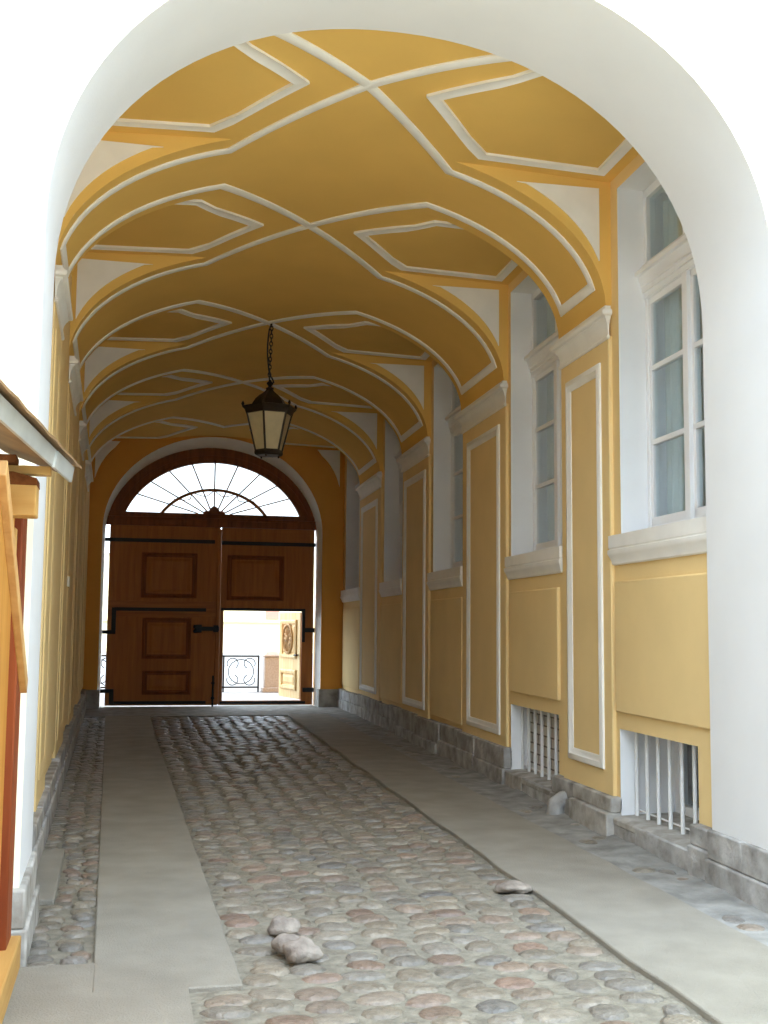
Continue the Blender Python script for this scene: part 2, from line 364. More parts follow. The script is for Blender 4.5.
# ---- ceiling: barrel vault with flat lunettes over the bays
mb = MB()
def usamp(lo, hi, n): return [lo+(hi-lo)*i/n for i in range(n+1)]
for (a, b, _, _) in PIL:
    vs_ = usamp(a, b, 4)
    st = [OC+(HA-OC)*sin(pi/2*t) for t in usamp(0, 1, 16)][1:]; offs = [-x for x in st[::-1]] + usamp(-OC, OC, 24) + st
    mb.loft([[(UC+o, v, arch(o)) for o in offs] for v in vs_], False)
    for v in (a, b):
        for s_ in (-1, 1):
            os_ = [OC+(HA-OC)*sin(pi/2*t) for t in usamp(0, 1, 14)] + [HA+.06]
            mb.loft([[(UC+s_*o, v, arch(o) if o <= HA else ZS) for o in os_], [(UC+s_*o, v, lun(o)+.002) for o in os_]], False)
for (a, b, _) in BAYS:
    a2 = a-.1 if a == V_IN else a; b2 = b+.1 if b == V_END else b
    offs = [-(HA+.06)] + usamp(-OC, OC, 24) + [HA+.06]
    offs = [-(HA+.06), -(HA+OC)/2] + usamp(-OC, OC, 24) + [(HA+OC)/2, HA+.06]
    mb.loft([[(UC+o, v, arch(o) if abs(o) <= OC+1e-6 else lun(o)) for o in offs] for v in usamp(a2, b2, 4)], False)
ce = mb.build('ceiling', M['ochre'], loc=W(UC, 12, 5.4), ang=28); tag(ce, 'ochre yellow vault with white rib and coffer mouldings', 'ceiling', kind='structure')
def ribbon(mb, pts, nrm, prof, loop=False):
    pts = [Vector(p) for p in pts]; K = len(pts); rings = []
    for i, p in enumerate(pts):
        if loop or 0 < i < K-1: d1 = (p-pts[i-1]).normalized(); d2 = (pts[(i+1) % K]-p).normalized()
        elif i == 0: d1 = d2 = (pts[1]-p).normalized()
        else: d1 = d2 = (p-pts[i-1]).normalized()
        n = Vector(nrm[i]).normalized(); t = (d1+d2).normalized(); l = t.cross(n).normalized()
        cs = max(.45, abs(l.dot(d1.cross(n).normalized())))
        rings.append([tuple(p + l*(x/cs) + n*h) for x, h in prof])
    mb.loft(rings, True, not loop, loop)
def anrm(o):
    if abs(o) >= OC*1.0: pass
    x = o/HA; dz = -BH*x/HA/max(.12, math.sqrt(max(1e-4, 1-x*x))); return Vector((dz, 0, -1)).normalized()
RP = [(-.042, -.006), (-.042, .012), (-.026, .020), (.026, .020), (.042, .012), (.042, -.006)]
IN = .20
for k, (a, b, _, _) in enumerate(PIL):
    m0, m1 = BAYS[k][2], BAYS[k+1][2]
    def leg(v, s_): # from bottom up to the bend
        return [(s_*o, v) for o in [2.15*sin(pi/2*t)+0 for t in usamp(1, math.asin((OC)/2.15)/(pi/2), 16)]]
    loop = leg(a+IN, 1)
    def diag(o0, v0, o1, v1, n=8): return [(lerp(o0, o1, t), lerp(v0, v1, t)) for t in usamp(0, 1, n)][1:]
    loop += diag(OC, a+IN, 0, m0) + diag(0, m0, -OC, a+IN) + leg(a+IN, -1)[::-1][1:]
    loop += leg(b-IN, -1) + diag(-OC, b-IN, 0, m1) + diag(0, m1, OC, b-IN) + leg(b-IN, 1)[::-1][1:]
    mb = MB(); ribbon(mb, [(UC+o, v, arch(o)) for o, v in loop], [anrm(o) for o, v in loop], RP, True)
    q = mb.build('rib_moulding', M['trimw'], ce, ang=50); q['label'] = 'white lozenge rib moulding'
mb = MB(); vs0 = V_IN-.02
hl = diag(OC, vs0, 0, BAYS[0][2])[:]; hl = [(OC, vs0)] + hl + diag(0, BAYS[0][2], -OC, vs0)
ribbon(mb, [(UC+o, v, arch(o)) for o, v in hl], [anrm(o) for o, v in hl], RP); q = mb.build('rib_moulding', M['trimw'], ce, ang=50); q['label'] = 'white rib moulding at the entrance'
CP = [(-.045, -.006), (-.045, .022), (-.02, .014), (.03, .018), (.045, .024), (.045, -.006)]
for k, (a, b, m_) in enumerate(BAYS):
    hv = (b-m_) if k == 0 else min(m_-a, b-m_)
    for s_ in (-1, 1):
        base = 2.08; w_ = hv-.2
        pts2 = [(s_*o, v) for o, v in ([(.49, m_)] + [(lerp(.49, 1.07, t), m_+w_*t) for t in usamp(0, 1, 5)][1:] + [(base, m_+w_), (base, m_-w_)] + [(lerp(1.07, .49, t), m_-w_*(1-t)) for t in usamp(0, 1, 5)][:-1])]
        zz = lambda o: arch(o) if abs(o) <= OC else lun(o)
        mb = MB(); ribbon(mb, [(UC+o, v, zz(o)) for o, v in pts2], [anrm(o) if abs(o) < OC else Vector((0, 0, -1)) for o, v in pts2], CP, True)
        q = mb.build('coffer_moulding', M['trimw'], ce, ang=50); q['label'] = 'white five-sided coffer frame'
for (a, b, _, _) in PIL:
    for v, d in ((a, -1), (b, 1)):
        for s_ in (-1, 1):
            os_ = [lerp(1.42, 2.135, sin(pi/2*t)) for t in usamp(0, 1, 14)]
            low = [(o, max(arch(min(HA, o+.012))+.10+.05*(o-1.42), 4.62)) for o in os_]; top = [(2.135, lun(2.1)-.07), (1.44, lun(1.4)-.10)]
            pts2 = [(1.42, lun(1.4)-.10)] + low[1:] + [(2.135, lun(2.1)-.07)]
            mb = MB(); mb.loft([[(UC+s_*o, v+d*e, z) for o, z in pts2] for e in (-.004, .012)], True, True)
            q = mb.build('spandrel_panel', M['trimw'], ce, bevel=0); q['label'] = 'white triangular spandrel panel'

# ---- front wall (facade with the entrance arch)
AL, AR, AZ, AB = -.505, 3.745, 3.60, 1.80
ac, ah = (AL+AR)/2, (AR-AL)/2
def aprof(n=48):
    out = [(AL, -.05), (AL, 2.0)]
    for i in range(n+1):
        t = pi - pi*i/n; c, s = cos(t), sin(t); e = 2/2.12
        out.append((ac+ah*math.copysign(abs(c)**e, c), AZ+AB*abs(s)**e))
    return out + [(AR, 2.0), (AR, -.05)]
ap = aprof()
mb = MB(False)
def sheet(mb, prof, v, U0, U1, ZT):
    # ring between opening and an outer rectangle
    outp = []
    n = len(prof)
    for i, (x, z) in enumerate(prof):
        if i == 0: outp.append((U0, -.05))
        elif i == n-1: outp.append((U1, -.05))
        elif z < 2.01: outp.append((U0 if x < ac else U1, 2.0))
        else:
            f = (x-prof[2][0])/(prof[-3][0]-prof[2][0]); 
            an = pi-(pi*(i-2)/(n-5)); cx, cz = cos(an), sin(an)
            s = min((U1-ac)/abs(cx) if cx > 1e-6 else (ac-U0)/abs(cx) if cx < -1e-6 else 1e9, (ZT-AZ)/cz if cz > 1e-6 else 1e9)
            outp.append((ac+cx*s, AZ+cz*s))
    mb.loft([[(x, v, z) for x, z in prof], [(x, v, z) for x, z in outp]], False)
def closing(mb, v0, v1):
    q = [(-14, -.05), (-14, 12), (18, 12), (18, -.05)]
    mb.loft([[(x, v0, z) for x, z in q], [(x, v1, z) for x, z in q]], False)
warped = lambda v: [(W(x, v, 0).x, z) for x, z in ap]
mb.cur = 0; sheet(mb, warped(V_OUT), V_OUT, -14, 18, 12); sheet(mb, warped(V_IN), V_IN, -14, 18, 12); closing(mb, V_OUT, V_IN)
mb.cur = 1; mb.loft([[(x, V_OUT, z) for x, z in warped(V_OUT)], [(x, V_IN, z) for x, z in warped(V_IN)]], False)
fr = mb.build('wall_front', [M['cream'], M['reveal']], ang=30, loc=Vector((1.6, V_OUT, 0))); tag(fr, 'cream front wall around the white entrance arch', 'wall', kind='structure')
bp = empty('baseboard_front', (1.6, V_OUT, 0)); tag(bp, 'grey stone plinth blocks at the entrance arch piers', 'plinth', kind='structure')
for s_, e, ms in ((1, AR, 'stone'), (-1, AL, 'stonel')):
    h = .345
    for (va, vb, zz0, zz1, d) in ((V_OUT-.05, V_OUT+.5, .16, h, .035), (V_OUT+.5, V_IN+.02, .16, h, .03), (V_OUT-.06, V_IN+.03, -.05, .16, .05)):
        mb = MB(); a, b = sorted((e-s_*d, e+s_*.35)); mb.box(a, b, va, vb, zz0, zz1); mb.build('plinth_stone', M[ms], bp, bevel=.012)
mb = MB(False); mb.box(4.2, 18, V_OUT-.05, V_OUT+.05, -.05, .34); mb.box(-14, -.95, V_OUT-.05, V_OUT+.05, -.05, .34); mb.build('plinth_course', M['stone'], bp)

# ---- end wall with the gate arch
EC, ER, EZ = 1.53, 1.90, 3.50
def eprof(n=40): return [(EC-ER, -.05), (EC-ER, 2)] + [(EC-ER*cos(pi*i/n), EZ+ER*sin(pi*i/n)*1.015) for i in range(n+1)] + [(EC+ER, 2), (EC+ER, -.05)]
ep = [(W(x, V_END, 0).x, z) for x, z in eprof()]; ac_, AZ_ = ac, AZ
ac, AZ = W(EC, V_END, 0).x, EZ
VO = 23.85
mb = MB(False); VS = 23.56
EC2, ER2, EZ2 = 1.522, 1.852, 3.42
ep2 = [(W(x, V_END, 0).x, z) for x, z in [(EC2-ER2, -.05), (EC2-ER2, 2)] + [(EC2-ER2*cos(pi*i/40), EZ2+ER2*sin(pi*i/40)*.99) for i in range(41)] + [(EC2+ER2, 2), (EC2+ER2, -.05)]]
mb.cur = 0; sheet(mb, ep, V_END, -14, 18, 12); sheet(mb, ep2, VO, -14, 18, 12); closing(mb, V_END, VO)
mb.cur = 1; mb.loft([[(x, v, z) for x, z in e] for v, e in ((V_END, ep), (VS, ep2), (VO, ep2))], False)
ew = mb.build('wall_end', [M['endwarm'], M['trimw']], loc=Vector((1.6, V_END, 0))); tag(ew, 'yellow end wall around the gate arch', 'wall', kind='structure')  # deeper orange than the other walls, warm bounced light put into the colour
def sup(o, a, b, z0, n): x = min(1, abs(o)/a); return z0+b*(1-x**n)**(1/n)
inn = [(EC-ER, .36)] + [(EC-ER, 1.5)] + [(EC-ER*cos(pi*i/40), EZ+ER*sin(pi*i/40)*1.015) for i in range(41)] + [(EC+ER, 1.5), (EC+ER, .36)]
oc_ = 1.60
outr = [(oc_-2.2, .36), (oc_-2.2, 1.5)] + [(oc_-2.2*cos(pi*i/40), min(5.44, sup(2.2*cos(pi*i/40), 2.2001, 2.14, 3.3, 3.4))) for i in range(41)] + [(oc_+2.2, 1.5), (oc_+2.2, .36)]
mb = MB(); prof = [[(x, V_END+.004, z) for x, z in inn], [(x, V_END-.035, z) for x, z in inn], [(x, V_END-.035, z) for x, z in outr], [(x, V_END+.004, z) for x, z in outr]]
mb.loft(prof, False); q = mb.build('archivolt', M['endwarm'], ew); 
for s_ in (-1, 1):
    pts2 = [(oc_+s_*1.72, 5.26)] + [(oc_+s_*o, min(5.255, sup(min(o, 2.199), 2.2001, 2.14, 3.3, 3.4)+.1)) for o in usamp(1.80, 2.13, 6)] + [(oc_+s_*2.13, 5.26)]
    mb = MB(); mb.loft([[(x, V_END-e, z) for x, z in pts2] for e in (-.004, .012)], True, True); mb.build('spandrel_panel', M['trimw'], ew)
for s_, x0, x1 in ((-1, WL, EC-ER+.02), (1, EC+ER-.02, WR)):
    mb = MB(); mb.box(x0-.02, x1+.02, V_END-.09, V_END+.25, -.05, .36); q = mb.build('plinth_stone', M['stone'], ew, bevel=.012); q['label'] = 'dark grey stone plinth block'

# ---- windows of the right wall
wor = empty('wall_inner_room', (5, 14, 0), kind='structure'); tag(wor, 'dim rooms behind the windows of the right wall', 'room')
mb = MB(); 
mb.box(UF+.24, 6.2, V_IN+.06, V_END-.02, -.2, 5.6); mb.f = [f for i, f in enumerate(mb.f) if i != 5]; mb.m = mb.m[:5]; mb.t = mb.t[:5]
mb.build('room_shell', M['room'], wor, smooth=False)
# the plane between niches that closes the room towards the passage
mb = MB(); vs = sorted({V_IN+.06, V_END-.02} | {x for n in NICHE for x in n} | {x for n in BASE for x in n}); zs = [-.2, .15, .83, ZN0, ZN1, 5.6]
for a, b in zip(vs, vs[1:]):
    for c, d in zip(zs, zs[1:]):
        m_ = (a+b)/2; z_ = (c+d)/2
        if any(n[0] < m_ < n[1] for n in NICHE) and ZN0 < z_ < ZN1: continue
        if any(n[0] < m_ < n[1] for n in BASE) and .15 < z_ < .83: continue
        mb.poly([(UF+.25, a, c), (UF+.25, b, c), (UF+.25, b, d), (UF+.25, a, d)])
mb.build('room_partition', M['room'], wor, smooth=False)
LEDGE = [(0, 2.115), (.02, 2.115), (.03, 2.125), (.034, 2.15), (.05, 2.19), (.058, 2.205), (.058, 2.235), (.046, 2.24), (.046, 2.25), (.052, 2.252), (.052, 2.352), (0, 2.356)]
def vz(u0, u1): return lambda mb, a, b, c, d: mb.box(u0, u1, a, b, c, d)
def window(i, n, label):
    root = empty('window_%d' % (i+1), tuple(W(UF, (n[0]+n[1])/2, ZN0)), kind='structure'); tag(root, label, 'window', 'tall white windows of the right wall')
    a, b = n; mid = (a+b)/2; T0, T1 = 4.27, 4.58
    mb = MB(); B = vz(UF, UF+.09)
    B(mb, a, a+.05, ZN0, ZN1); B(mb, b-.05, b, ZN0, ZN1); B(mb, a, b, ZN1-.075, ZN1); B(mb, a, b, ZN0, ZN0+.07); B(mb, a, b, T0, T1)
    B(mb, mid-.05, mid+.05, T1, ZN1); mb.box(UF-.02, UF+.09, mid-.045, mid+.045, ZN0+.05, T0)
    mb.build('frame', M['white'], root, bevel=.006)
    mb = MB(); profile_box(mb, 1, UF+.01, a+.02, b-.02, [(0, 4.28), (.02, 4.28), (.02, 4.325), (.034, 4.327), (.034, 4.365), (.048, 4.37), (.05, 4.40), (.066, 4.43), (.07, 4.452), (.098, 4.456), (.10, 4.49), (.07, 4.50), (.03, 4.56), (0, 4.575)])
    mb.v = [Vector((p.x, min(max(p.y, a+.004), b-.004), p.z)) for p in mb.v]
    mb.build('transom_cornice', M['white'], root)
    for (c, d) in ((a+.045, mid-.04), (mid+.04, b-.045)):
        mb = MB(); S = vz(UF+.012, UF+.062)
        z0, z1 = ZN0+.065, T0+.005; S(mb, c, c+.045, z0, z1); S(mb, d-.045, d, z0, z1); S(mb, c, d, z0, z0+.075); S(mb, c, d, z1-.06, z1)
        for zb in (3.09, 3.69): S(mb, c, d, zb-.022, zb+.022)
        sh = mb.build('sash', M['white'], root, bevel=.006)
        for (p0, p1) in ((z0+.075, 3.068), (3.112, 3.668), (3.712, z1-.06)):
            mb = MB(); mb.box(UF+.034, UF+.04, c+.043, d-.043, p0-.003, p1+.003); mb.build('pane', M['glass'], sh, smooth=False)
    for (c, d) in ((a+.045, mid-.045), (mid+.045, b-.045)):
        mb = MB(); mb.box(UF+.034, UF+.04, c, d, T1-.01, ZN1-.07); mb.build('pane', M['glass'], root, smooth=False)
    mb = MB(); mb.box(UF-.055, UF+.02, a+.03, b-.03, ZN0+.015, ZN0+.04); mb.box(UF-.055, UF-.045, a+.03, b-.03, ZN0+.0, ZN0+.03); mb.build('drip_sill', M['zinc'], root)
    lo, hi = [(6.87, 8.615), (9.80, 11.52), (13.40, 15.21), (17.07, 18.86), (21.02, 23.25)][i]
    mb = MB(); profile_box(mb, 1, WR, lo+.05, hi-.05, LEDGE); mb.build('ledge', M['trimw'], root)
    # curtain hanging in the room behind
    mb = MB(); K = 90
    top = ZN1-.1; prof = []
    rings = []
    for z in (ZN0+.03, 3.4, top):
        rings.append([(UF+.16+.022*sin(k*.9+.4*sin(k*.21))*(1 if z < top else .8), lerp(a+.06, b-.06, k/K), z) for k in range(K+1)])
    mb.loft(rings, False); mb.loft([[(x+.004, y, z) for x, y, z in r] for r in rings], False)
    return mb
WN = ['tall white window nearest the entrance arch', 'tall white window second from the entrance arch', 'tall white window third from the entrance arch', 'tall white window fourth from the entrance arch', 'tall white window closest to the gate']
for i, n in enumerate(NICHE):
    cm = window(i, n, WN[i])
    if i < 3:
        o = cm.build('curtain', M['curtain'], loc=W(UF+.16, (n[0]+n[1])/2, ZN0), ang=80)
        tag(o, ['pale net curtain behind the window nearest the arch', 'pale net curtain behind the second window', 'pale net curtain behind the third window'][i], 'curtain', 'net curtains behind the windows')
# basement windows and their grilles
for i, (a, b) in enumerate(BASE):
    r = empty('window_%d' % (6+i), tuple(W(4.3, (a+b)/2, .15)), kind='structure')
    if i == 0:
        tag(r, 'low basement window with white frame behind bars, nearest the arch', 'window')
        mb = MB(); B = vz(4.28, 4.36)
        for (c, d) in ((a, a+.08), (b-.08, b), ((a+b)/2-.07, (a+b)/2+.07)): B(mb, c, d, .18, .83)
        B(mb, a, b, .17, .25); B(mb, a, b, .76, .83); mb.build('frame', M['white'], r, bevel=.006)
        for (c, d) in ((a+.07, (a+b)/2-.06), ((a+b)/2+.06, b-.07)):
            mb = MB(); mb.box(4.32, 4.326, c, d, .24, .77); mb.build('pane', M['glass'], r, smooth=False)
    else:
        tag(r, 'low basement opening filled with grey blocks behind bars', 'window')
        mb = MB(); mb.box(4.0, 4.1, a, b, .15, .83); mb.build('block_infill', M['blocks'], r, smooth=False)
    g = empty('window_grille', tuple(W(3.94, (a+b)/2, .16)))
    tag(g, ['white iron bar grille on the basement window nearest the arch', 'white iron bar grille before the grey blocked basement opening'][i], 'grille', 'white basement window grilles')
    n = 7; v0 = b-(.055 if i == 0 else .025)
    for k in range(n):
        v = v0 - k*(.203 if i == 0 else .21)
        if v < a+.02: continue
        mb = MB(); mb.tube([(3.935, v, .158), (3.935, v, .828)], .0165, 10); mb.build('bar', M['bar'], g)
    for z in (.21,):
        mb = MB(); mb.tube([(3.955, a+.01, z), (3.955, b-.01, z)], .007, 8); mb.build('crossbar', M['bar'], g)

# ================================================================== GATE
VG = 23.62
def gx(u): return u
og = 'wooden gate leaves of the passage'
def panel(mb, a, b, c, d, v, par):
    mr = MB(); frame_ring(mr, lambda x, z, h: (x, v-h, z), a, b, c, d, [(0, -.01), (0, .02), (.02, .042), (.05, .03), (.065, .004), (.085, .004)])
    mb.loft([[(a+i, v-h, c+i), (b-i, v-h, c+i), (b-i, v-h, d-i), (a+i, v-h, d-i)] for i, h in ((.08, .003), (.11, .004), (.165, .026))], True, True)
    f_ = mb.build('leaf_panel', M['oak'], par, smooth=False); mr.build('panel_moulding', M['oakd'], f_, smooth=False)['label'] = 'darker brown panel moulding'
def slab(mb, a, b, c, d, holes, v0, v1):
    us = sorted({a, b} | {x for h in holes for x in h[:2]}); zs = sorted({c, d} | {x for h in holes for x in h[2:4]})
    ok = lambda x, z: not any(h[0] < x < h[1] and h[2] < z < h[3] for h in holes) and a < x < b and c < z < d
    for p, q in zip(us, us[1:]):
        for r, s in zip(zs, zs[1:]):
            if not ok((p+q)/2, (r+s)/2): continue
            mb.poly([(p, v0, r), (q, v0, r), (q, v0, s), (p, v0, s)]); mb.poly([(p, v1, r), (q, v1, r), (q, v1, s), (p, v1, s)])
    def side(x0, z0, x1, z1): mb.poly([(x0, v0, z0), (x1, v0, z1), (x1, v1, z1), (x0, v1, z0)])
    for (p, q, r, s) in [(a, b, c, d)] + holes:
        side(p, r, q, r); side(q, r, q, s); side(q, s, p, s); side(p, s, p, r)
def strapbar(name, a, b, z, h, parent, extra=None):
    mb = MB(); mb.box(a, b, VG-.018, VG+.004, z-h/2, z+h/2)
    if extra: extra(mb)
    q = mb.build(name, M['iron'], parent, bevel=.004); q['label'] = 'black iron strap'; return q
# left leaf
LF = empty('gate_leaf', tuple(W(.7, VG, 0))); tag(LF, 'closed left leaf of the brown wooden gate, three fielded panels', 'gate', og)
mb = MB(); slab(mb, -.245, 1.655, .03, 3.6175, [], VG, VG+.07); mb.build('leaf_boards', M['oak'], LF, smooth=False)
for p in ((.305, 1.256, 2.168, 3.072), (.349, 1.18, .954, 1.76), (.37, 1.193, .244, .716)):
    mb = MB(); panel(mb, *p, VG, LF)
mb = MB(); mb.box(1.60, 1.672, VG-.022, VG+.002, .05, 3.58); mb.build('cover_strip', M['oak'], LF, bevel=.008)
mb = MB(); mb.box(-.235, 1.6, VG-.012, VG+.002, 1.79, 2.10); mb.build('lock_rail', M['oakh'], LF, bevel=.006)
strapbar('hinge_strap', -.325, 1.557, 3.32, .075, LF)
strapbar('hinge_strap', -.14, 1.431, 1.935, .07, LF, lambda mb: (mb.box(-.175, -.10, VG-.02, VG+.004, 1.44, 1.965), mb.box(-.325, -.10, VG-.02, VG+.004, 1.44, 1.515)))
strapbar('hinge_strap', -.16, 1.46, .085, .06, LF, lambda mb: (mb.box(-.175, -.10, VG-.02, VG+.004, .06, .35), mb.box(-.325, -.10, VG-.02, VG+.004, .28, .355)))
mb = MB(); mb.box(1.24, 1.66, VG-.05, VG-.02, 1.515, 1.60); mb.box(1.26, 1.36, VG-.06, VG, 1.48, 1.64); mb.box(1.56, 1.65, VG-.06, VG-.02, 1.49, 1.63)
mb.lathe((1.25, VG-.035, 1.60), [(.0, -.04), (.035, -.025), (.04, 0), (.03, .03), (0, .04)], 10); mb.lathe((1.25, VG-.035, 1.51), [(.0, -.04), (.035, -.025), (.04, 0), (.03, .03), (0, .04)], 10)
q = mb.build('latch', M['iron'], LF, bevel=.005); q['label'] = 'black iron slide latch'
mb = MB(); mb.tube([(1.575, VG-.04, .0), (1.575, VG-.04, .62)], .017, 8); mb.box(1.545, 1.605, VG-.05, VG, .15, .19); mb.box(1.545, 1.605, VG-.05, VG, .45, .49)
q = mb.build('drop_bolt', M['iron'], LF); q['label'] = 'black iron drop bolt'
# right leaf
RF = empty('gate_leaf', tuple(W(2.5, VG, 0))); tag(RF, 'right leaf of the brown wooden gate holding the open wicket', 'gate', og)
WK = (1.738, 3.12, .115, 1.925)
mb = MB(); slab(mb, 1.675, 3.325, .03, 3.615, [WK], VG, VG+.07); mb.build('leaf_boards', M['oak'], RF, smooth=False)
mb = MB(); panel(mb, 1.78, 2.787, 2.137, 3.055, VG, RF)
strapbar('hinge_strap', 1.675, 3.355, 3.305, .075, RF)
strapbar('hinge_strap', 1.69, 3.17, 1.955, .055, RF, lambda mb: mb.box(3.125, 3.18, VG-.02, VG+.004, 1.3, 1.98))
strapbar('hinge_strap', 3.15, 3.355, 1.545, .09, RF); strapbar('hinge_strap', 3.15, 3.355, .33, .09, RF); strapbar('hinge_strap', 1.70, 3.2, .075, .05, RF)
# wicket door swung open to the street
hx, hv = 3.105, VG+.085
wd = empty('wicket_door', tuple(W(hx, hv, .12))); tag(wd, 'small pale oak wicket door with carved rosette, swung open outwards', 'door', kind='thing')
ang_ = math.radians(79)
dx, dv = -cos(ang_), sin(ang_)          # direction from the hinge to the free edge
nx, nv = -sin(ang_), -cos(ang_)         # inner face normal (towards the passage and left)
base_ = W(hx, hv, 0)
def D(a, z, h): return (base_.x+dx*a+nx*h, base_.y+dv*a+nv*h, z)
DW, Z0, Z1 = 1.35, .13, 1.91
mb = MB(False)
def dbox(mb, a, b, c, d, h0, h1): mb.loft([[D(a, c, h), D(b, c, h), D(b, d, h), D(a, d, h)] for h in (h0, h1)], True, True)
dbox(mb, 0, DW, Z0, Z1, -.05, 0); mb.build('door_boards', M['paleoak'], wd, smooth=False)
for (c, d) in ((.95, 1.76), (.30, .72)):
    mb = MB(False)
    frame_ring(mb, lambda a, z, h: D(a, z, h), .2, DW-.17, c, d, [(0, -.003), (0, .03), (.03, .045), (.08, .03), (.1, -.003)])
    q = mb.build('panel_frame', M['paleoak'], wd)
    mb = MB(False); mb.loft([[D(.30+i, c+.1+i, h), D(DW-.27-i, c+.1+i, h), D(DW-.27-i, d-.1-i, h), D(.30+i, d-.1-i, h)] for i, h in ((0, 0), (.03, .003), (.06, .02))], True, True); mb.build('panel_field', M['paleoak'], q, smooth=False)
mb = MB(False)
rc, rz, ra, rb = DW/2+.02, 1.36, .30, .32
mb.loft([[D(rc+ra*k*cos(2*pi*j/32), rz+rb*k*sin(2*pi*j/32), h) for j in range(32)] for k, h in ((1, .015), (1, .05), (.9, .06), (.84, .03))], True, False)
for j in range(14):
    t = 2*pi*j/14; mb.loft([[D(rc+(r*cos(t)-s*wd_*sin(t))*ra, rz+(r*sin(t)+s*wd_*cos(t))*rb, h+(.02 if s == 0 else 0)) for s in (-1, 0, 1)] for r, wd_, h in ((.22, .05, .025), (.5, .11, .045), (.74, .08, .035), (.82, .01, .02))], False)
mb.loft([[D(rc+ra*k*cos(2*pi*j/20), rz+rb*k*sin(2*pi*j/20), h) for j in range(20)] for k, h in ((.26, .02), (.24, .06), (.14, .085), (.01, .09))], True, False)
q = mb.build('rosette', M['carve'], wd, ang=25); q['label'] = 'carved oval rosette of light wood, its shadows toned into the colour'  # light wood; shade of the carving is put into a darker base colour
mb = MB(False); p = D(.09, 1.02, .0); mb.tube([D(.10, 1.03, 0), D(.10, 1.03, .07)], .014, 8); mb.tube([D(.02, 1.03, .07), D(.17, 1.03, .07)], .018, 8); q = mb.build('handle', M['iron'], wd); q['label'] = 'black lever handle'
# fanlight
fa = empty('fanlight', tuple(W(EC, VG, 3.62))); tag(fa, 'half-round fanlight with radiating glazing bars above the gate', 'fanlight')
fc, fz = 1.53, 3.885; FA, FB = 1.523, 1.065
RF_ = (FA*FA+FB*FB)/(2*FB); ZF = fz+FB-RF_; TF = math.asin(FA/RF_)
ring_at = lambda e: [(fc+(RF_+e)*sin(-TF+2*TF*i/48), ZF+(RF_+e)*cos(-TF+2*TF*i/48)) for i in range(49)]
ring_i = ring_at(0)
ring_o = [(EC2-(ER2+.004)*cos(pi*i/48), max(3.62, EZ2+(ER2+.004)*.99*sin(pi*i/48))) for i in range(49)]
mb = MB(); mb.loft([[(x, VG-.01, z) for x, z in ring_o], [(x, VG-.01, z) for x, z in ring_i], [(x, VG+.09, z) for x, z in ring_i], [(x, VG+.09, z) for x, z in ring_o]], False, False)
mb.build('arched_frame', M['oakd'], fa)
mb = MB(); mb.loft([[(x, v, max(z, 3.85)) for x, z in ring_at(e)] for v, e in ((VG-.008, .15), (VG-.03, .14), (VG-.035, .07), (VG-.02, .05), (VG-.008, .03))], False)
mb.build('arched_moulding', M['oakd'], fa)
mb = MB(); profile = [(VG+.09, 3.62), (VG-.03, 3.62), (VG-.045, 3.66), (VG-.045, 3.74), (VG-.07, 3.76), (VG-.07, 3.79), (VG-.03, 3.80), (VG-.03, 3.89), (VG+.09, 3.89)]
mb.loft([[(x, v, z) for v, z in profile] for x in (EC2-ER2-.004, EC2+ER2+.004)], True, True); mb.build('transom_beam', M['oakd'], fa, bevel=.004)
def ell(t, a, b): return (fc-a*cos(t), VG+.03, fz+b*sin(t))
for k, dg in enumerate((19, 33, 50, 70, 90, 110, 130, 147, 161)):
    t = math.radians(dg); cz = 3.80
    # distance to the glass edge along this ray
    b_ = (cz-ZF)*sin(t); q_ = -b_+math.sqrt(b_*b_-((cz-ZF)**2-RF_**2))
    r1 = max(.2, (3.89-cz)/sin(t)+.02)
    mb = MB(); mb.tube([(fc-r1*cos(t), VG+.03, cz+r1*sin(t)), (fc-(q_+.01)*cos(t), VG+.03, cz+(q_+.01)*sin(t))], .0125, 6); mb.build('glazing_bar', M['oakd'], fa)
RI = (.915**2+.51**2)/(2*.51); TI = math.asin(.915/RI); ZI = fz+.51-RI
mb = MB(); mb.loft([[(fc+(RI+d)*sin(lerp(-TI, TI, i/36)), VG+.01+e, ZI+(RI+d)*cos(lerp(-TI, TI, i/36))) for d, e in ((-.035, 0), (.02, 0), (.02, .045), (-.035, .045))] for i in range(37)], True, True); mb.build('inner_arc_bar', M['oak'], fa)
for k in range(4):
    t0, t1 = pi*(2.0+1.5*k)/10, pi*(3.5+1.5*k)/10; K = 10
    pts = []
    for j in range(K+1):
        f = j/K; t = lerp(t0, t1, f); s = .965 - .22*sin(pi*f); pts.append(ell(t, .915*s, .51*s))
    mb = MB(); mb.tube(pts, .009, 6); mb.build('scroll', M['oakd'], fa)
mb = MB(); pts = [(-.19, 3.885), (-.19, 3.93), (-.13, 3.96), (-.10, 3.95), (-.07, 4.0), (-.03, 4.045), (.03, 4.045), (.07, 4.0), (.10, 3.95), (.13, 3.96), (.19, 3.93), (.19, 3.885)]
mb.loft([[(fc+x*k, VG-.03+e, 3.885+(z-3.885)*k) for x, z in pts] for k, e in ((1, .08), (1, .0), (.7, -.035))], True, True); mb.build('carved_ornament', M['oakd'], fa)
mb = MB(); mb.loft([[(x, VG+.045+e, z) for x, z in ring_i+[]] for e in (0, .006)], True, True); mb.build('pane', M['dimglass'], fa, smooth=False)  # grey tint put into the pane to dim daylight at the gate end

